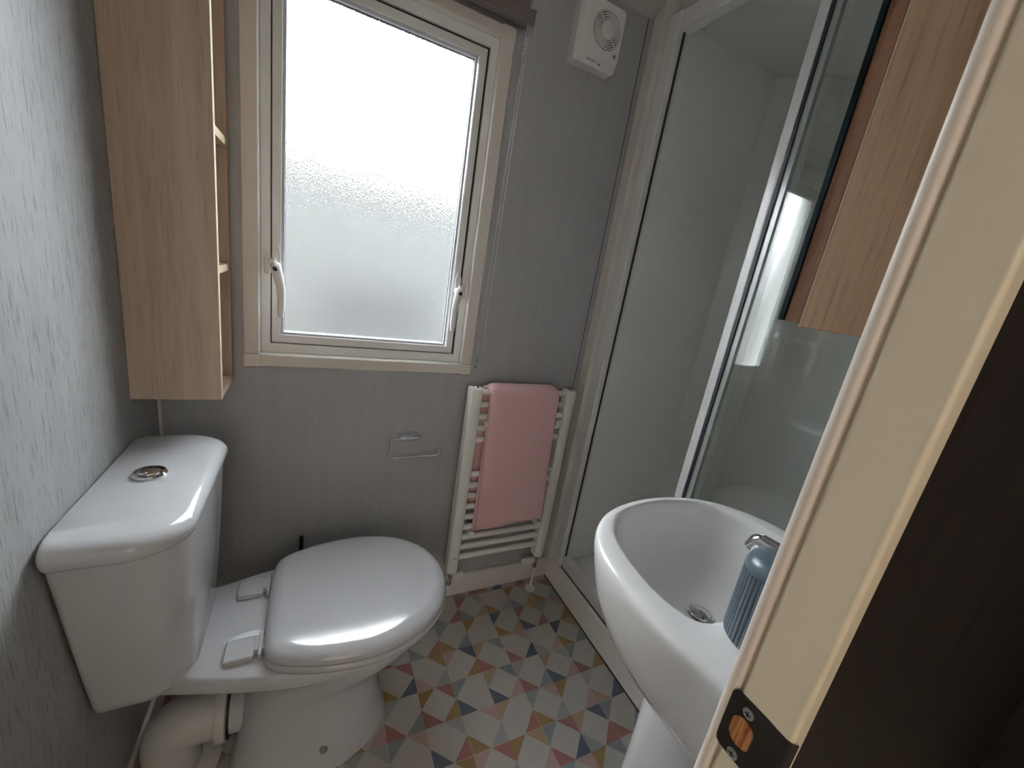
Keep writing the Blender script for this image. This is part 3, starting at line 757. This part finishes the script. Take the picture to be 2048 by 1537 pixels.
# ================================================================== BASIN
bs = thing('wash_basin', 'white ceramic pedestal basin beside the door jamb', 'basin', (0.605, 0.30, 0.0))
BX, BY = 0.605, 0.315
YB = YF1
oh = [(0.150, YB + 0.001), (0.196, YB + 0.012), (0.212, YB + 0.070), (0.2190, 0.255), (0.2165, 0.325), (0.2020, 0.390), (0.1700, 0.442), (0.1200, 0.479), (0.0600, 0.498)]
outer = smooth_closed([(BX + a, b) for a, b in oh] + [(BX, 0.504)] + [(BX - a, b) for a, b in reversed(oh)], 5)
ih = [(0.080, 0.2330), (0.130, 0.2340), (0.1580, 0.2440), (0.1720, 0.2700), (0.1745, 0.3200), (0.1640, 0.3800), (0.1420, 0.4280), (0.1020, 0.4640), (0.0530, 0.4830)]
inner = smooth_closed([(BX + a, b) for a, b in ih] + [(BX, 0.4880)] + [(BX - a, b) for a, b in reversed(ih)] + [(BX, 0.2345)], 5)
NB = 112
O = by_angle(outer, (BX, BY), NB); I = by_angle(inner, (BX, BY), NB)
DR = (BX - 0.003, 0.330)
def ringO(d, z, squash=None):
    o = []
    for p in O:
        v = Vector((p.x - BX, p.y - BY)); l = v.length
        k = (l - d) / l
        x, y = BX + v.x * k, BY + v.y * k
        o.append((x, max(y, YB + 0.0005), z))
    return o
def ringU(kx, yf, z):
    """underside rings: narrower, front pulled back"""
    o = []
    for p in O:
        x = BX + (p.x - BX) * kx
        y = YB + (p.y - YB) * (yf - YB) / (0.504 - YB)
        o.append((x, max(y, YB + 0.0005), z))
    return o
def ringI(k, z, d=0.0):
    o = []
    for p in I:
        x, y = p.x, p.y
        v = Vector((x - BX, y - BY)); l = v.length; f = (l + d) / l
        x, y = BX + v.x * f, BY + v.y * f
        o.append((DR[0] + (x - DR[0]) * k, DR[1] + (y - DR[1]) * k, z))
    return o
rings = [ringU(0.30, 0.300, 0.622), ringU(0.46, 0.345, 0.626), ringU(0.66, 0.395, 0.640), ringU(0.80, 0.432, 0.664), ringU(0.895, 0.463, 0.698), ringU(0.955, 0.486, 0.738), ringU(0.985, 0.498, 0.775),
         ringO(0.0, 0.800), ringO(0.0, 0.811), ringO(0.0015, 0.8160), ringO(0.0045, 0.8190), ringO(0.009, 0.8203), ringO(0.016, 0.8205),
         ringI(1.0, 0.8203, 0.006), ringI(1.0, 0.8190, 0.001), ringI(1.0, 0.8150, -0.002), ringI(0.980, 0.805), ringI(0.94, 0.780), ringI(0.88, 0.755), ringI(0.77, 0.730), ringI(0.60, 0.713), ringI(0.38, 0.703), ringI(0.15, 0.699)]
bm = bmesh.new(); add_loft(bm, rings)
link_mesh('basin_bowl', bm, M['basin'], bs, smooth=True, angle=70)
pc = (BX, 0.272)
def pedr(rx, ry, z): return [(pc[0] + math.copysign(abs(math.cos(a)) ** 0.8, math.cos(a)) * rx, pc[1] + math.copysign(abs(math.sin(a)) ** 0.8, math.sin(a)) * ry, z) for a in [2 * PI * q / 48 for q in range(48)]]
loft('pedestal', [pedr(0.098, 0.108, 0.0), pedr(0.098, 0.108, 0.015), pedr(0.088, 0.098, 0.05), pedr(0.082, 0.090, 0.25), pedr(0.082, 0.088, 0.45), pedr(0.088, 0.090, 0.58), pedr(0.098, 0.096, 0.66)], M['basin'], bs)
dn = lathe('drain', [(0.0235, 0.0), (0.0230, 0.0022), (0.018, 0.0028), (0.0165, 0.0008)], (DR[0], DR[1], 0.7000), M['chrome'], bs)
lathe('drain_plug', [(0.0155, 0.0), (0.0155, 0.003), (0.011, 0.0055), (0.004, 0.0065)], (DR[0], DR[1], 0.7008), M['chrome'], dn)
tp_ = thing('basin_tap', 'chrome mixer tap behind the blue-grey bottle on the basin', 'tap', (0.597, 0.178, 0.82))
lathe('tap_body', [(0.024, 0.0), (0.024, 0.004), (0.020, 0.008), (0.0185, 0.060), (0.020, 0.078), (0.015, 0.086), (0.006, 0.088)], (0.597, 0.178, 0.8205), M['chrome'], tp_)
tube('tap_spout', bend([(0.600, 0.180, 0.868), (0.600, 0.235, 0.888), (0.598, 0.283, 0.886), (0.597, 0.288, 0.868)], 0.018, 8), 0.0105, M['chrome'], tp_, 20)
tube('tap_lever', bend([(0.597, 0.178, 0.905), (0.597, 0.175, 0.918), (0.597, 0.215, 0.930)], 0.008), [0.007] * 15 if False else 0.006, M['chrome'], tp_, 12)
# ribbed bottle
bt = thing('toiletry_bottle', 'ribbed blue-grey plastic bottle standing on the basin deck', 'bottle', (0.4960, 0.1985, 0.8205))
bm = bmesh.new(); rings = []
cx, cy, r0 = 0.4960, 0.1985, 0.0385
def rib(r, z, a=0.0):
    n = 132
    return [(cx + math.cos(2 * PI * q / n) * (r - (a if q % 3 == 0 else 0)), cy + math.sin(2 * PI * q / n) * (r - (a if q % 3 == 0 else 0)), z) for q in range(n)]
link_b = loft('bottle_body', [rib(r0 - 0.004, 0.8208), rib(r0 - 0.001, 0.8225), rib(r0, 0.826, 0.0012), rib(r0, 0.9130, 0.0012), rib(r0, 0.9150, 0.0)], M['bottle'], bt, angle=20)
loft('bottle_shoulder', [rib(r0 - 0.0005, 0.9145), rib(r0 - 0.0003, 0.9200), rib(r0 - 0.003, 0.9280), rib(r0 - 0.009, 0.9335), rib(r0 - 0.016, 0.9355), rib(0.011, 0.9355), rib(0.010, 0.9440), rib(0.006, 0.9460)], M['bottle'], bt, angle=60)

# ================================================================== MIRROR CABINET
mc = thing('mirror_cabinet', 'oak mirror cabinet hanging over the basin beside the jamb', 'cabinet', (0.60, YF1, 1.2))
box('cabinet_body', 0.400, 0.800, YF1, 0.2193, 1.1975, 1.80, M['oak2'], mc, 0.0008)
box('body_edging', 0.3998, 0.4010, 0.2186, 0.2200, 1.1975, 1.80, M['edge'], mc)
md = box('cabinet_door', 0.4005, 0.7995, 0.2208, 0.2345, 1.2005, 1.80, M['oak_door'], mc, 0.0008)
mg = box('mirror_glass', 0.3985, 0.8015, 0.2347, 0.2392, 1.2010, 1.80, M['mirror_edge'], md)
box('mirror_face', 0.3990, 0.8010, 0.2392, 0.2396, 1.2015, 1.7995, M['mirror'], md)

# ================================================================== DOOR JAMB
dj = sempty('door_1', (0.30, 0.10, 0.0), 'cream door frame with a dark strike plate', 'door frame')
box('jamb', 0.300, 0.320, 0.0785, 0.1175, 0.0, ZC, M['jamb'], dj, 0.004, 4)
bm = bmesh.new()
add_loft(bm, [[(x, y, z) for x, y in roundrect(0.2985, 0.345, 0.1190, 0.1290, 0.0048, 6)] for z in (0.0, ZC)])
link_mesh('jamb_bead', bm, M['bead'], dj, smooth=True, angle=60)
box('jamb_groove', 0.3030, 0.320, 0.1165, 0.1200, 0.0, ZC, M['jamb'], dj)
# left side of the doorway (outside the view) and the head
box('jamb', XL, XL + 0.012, 0.080, 0.120, 0.0, ZC, M['jamb'], dj, 0.003)
box('jamb_head', XL, 0.300, 0.080, 0.120, 1.985, ZC, M['jamb'], dj, 0.003)
# strike plate with an oval hole
sk = thing('strike_plate', 'dark bronze strike plate with two screws on the door jamb', 'strike plate', (0.30, 0.10, 0.896))
def plate():
    bm = bmesh.new(); n = 48
    c = (0.1068, 0.8955)
    oo = by_angle(roundrect(0.0900, 0.1213, 0.8700, 0.9250, [0.005, 0.0005, 0.0005, 0.005]), c, n)
    hh = by_angle([(c[0] + max(-0.0080, min(0.0088, math.cos(a) * 0.0100)), c[1] + math.sin(a) * 0.0132) for a in [2 * PI * q / 60 for q in range(60)]], c, n)
    rings = [[(0.3000, p.x, p.y) for p in hh], [(0.2986, p.x, p.y) for p in hh], [(0.2986, p.x, p.y) for p in oo], [(0.3000, p.x, p.y) for p in oo]]
    add_loft(bm, rings, False, False)
    # lip curling round the near edge
    pr = [(0.2986, 0.0900), (0.2986, 0.0830), (0.2992, 0.0795), (0.3010, 0.0772), (0.3040, 0.0762), (0.3040, 0.0772), (0.3018, 0.0783), (0.3005, 0.0802), (0.3000, 0.0830), (0.3000, 0.0900)]
    add_loft(bm, [[(a, b, z) for a, b in pr] for z in (0.8705, 0.9245)])
    link_mesh('plate', bm, M['strike'], sk, smooth=True, angle=30)
    bm = bmesh.new()
    add_loft(bm, [[(0.2998, p.x, p.y) for p in hh], [(0.2995, p.x, p.y) for p in hh]])
    link_mesh('exposed_wood', bm, M['rawwood'], sk)
    for z in (0.9155, 0.8745):
        s = lathe('screw', [(0.0042, 0.0), (0.0042, -0.0008), (0.0030, -0.0013)], (0.2986, 0.1068, z), M['steel'], sk, 'x', 20)
        b2 = bmesh.new()
        add_box(b2, 0.2970, 0.2974, 0.1066 - 0.0020, 0.1066 + 0.0024, z - 0.0004, z + 0.0004)
        add_box(b2, 0.2970, 0.2974, 0.1068 - 0.0004, 0.1068 + 0.0004, z - 0.0022, z + 0.0022)
        link_mesh('screw_cross', b2, M['black'], s)
plate()

# ================================================================== CORRIDOR BEHIND THE CAMERA
cream = mat('corridor_wall', rgb(214, 200, 178), 0.7)
bm = bmesh.new()      # openings added to the unseen corridor for fill light, closed by translucent sheets
AX0, AX1, AZ0, AZ1 = -1.05, 0.05, 0.80, 1.80
add_box(bm, -2.2, AX0, -1.35, -1.30, -0.002, ZC); add_box(bm, AX1, 1.75, -1.35, -1.30, -0.002, ZC)
add_box(bm, AX0, AX1, -1.35, -1.30, -0.002, AZ0); add_box(bm, AX0, AX1, -1.35, -1.30, AZ1, ZC)
struct(link_mesh('wall_corridor', bm, cream), 'cream corridor wall behind the doorway', 'wall')
struct(box('wall_corridor_end', 1.70, 1.75, -1.30, 0.083, -0.002, ZC, M['darkwood']), 'dark wood end wall of the corridor', 'wall')
BY0, BY1, BZ0, BZ1 = -1.15, -0.05, 0.60, 1.85
bm = bmesh.new()
add_box(bm, -2.2, -2.15, -1.30, BY0, -0.002, ZC); add_box(bm, -2.2, -2.15, BY1, 0.083, -0.002, ZC)
add_box(bm, -2.2, -2.15, BY0, BY1, -0.002, BZ0); add_box(bm, -2.2, -2.15, BY0, BY1, BZ1, ZC)
struct(link_mesh('wall_corridor_far', bm, cream), 'cream far end wall of the corridor', 'wall')
def fill_sheet_mat(col):
  cm = bpy.data.materials.new('cream_fill_sheet'); cm.use_nodes = True
  N_, L_ = cm.node_tree.nodes, cm.node_tree.links
  for n_ in list(N_): N_.remove(n_)
  o_ = N_.new('ShaderNodeOutputMaterial'); t_ = N_.new('ShaderNodeBsdfTranslucent'); t_.inputs[0].default_value = col
  L_.new(t_.outputs[0], o_.inputs[0])
  return cm
cm = fill_sheet_mat((0.110, 0.099, 0.087, 1)); cm2 = fill_sheet_mat((0.245, 0.218, 0.184, 1))  # sheet colour sets how much added fill light gets through
def fill_light_sheet(name, label, p0, p1, z0, z1, cm=cm):  # added out of view: translucent sheet that passes sky light as fill
    bm = bmesh.new(); n = 90; a = Vector(p0); b = Vector(p1); nn = Vector((-(b - a).y, (b - a).x)).normalized()
    col = []
    for i in range(n + 1):
        p = a.lerp(b, i / n) + nn * 0.012 * math.sin(i * 0.9)
        col.append([bm.verts.new((p.x, p.y, z)) for z in (z0, z1)])
    for u, v in zip(col[:-1], col[1:]): bm.faces.new((u[0], v[0], v[1], u[1]))
    o = link_mesh(name, bm, cm, smooth=True)
    return tag(o, label, 'fill_light_sheet')
fill_light_sheet('fill_light_sheet', 'unseen cream sheet added behind the doorway to let in fill light', (AX0, -1.325), (AX1, -1.325), AZ0, AZ1)
fill_light_sheet('fill_light_sheet', 'unseen cream sheet added at the corridor end to let in fill light', (-2.175, BY0), (-2.175, BY1), BZ0, BZ1, cm2)
struct(box('wall_corridor_side', -2.2, XL - 0.05, 0.03, 0.083, -0.002, ZC, cream), 'cream corridor wall beyond the doorway', 'wall')
cl_ = thing('ceiling_lamp', 'round warm ceiling lamp in the corridor', 'lamp', (-0.75, -0.60, ZC))
lathe('lamp_base', [(0.25, 0.0), (0.25, -0.015), (0.22, -0.02)], (-0.75, -0.60, ZC), M['plastic'], cl_)
em = bpy.data.materials.new('lamp_glow'); em.use_nodes = True
eb = em.node_tree.nodes['Principled BSDF']
eb.inputs['Emission Color'].default_value = (1.0, 0.80, 0.58, 1); eb.inputs['Emission Strength'].default_value = 5.0
lathe('lamp_diffuser', [(0.225, -0.02), (0.215, -0.05), (0.14, -0.07), (0.02, -0.075)], (-0.75, -0.60, ZC), em, cl_)
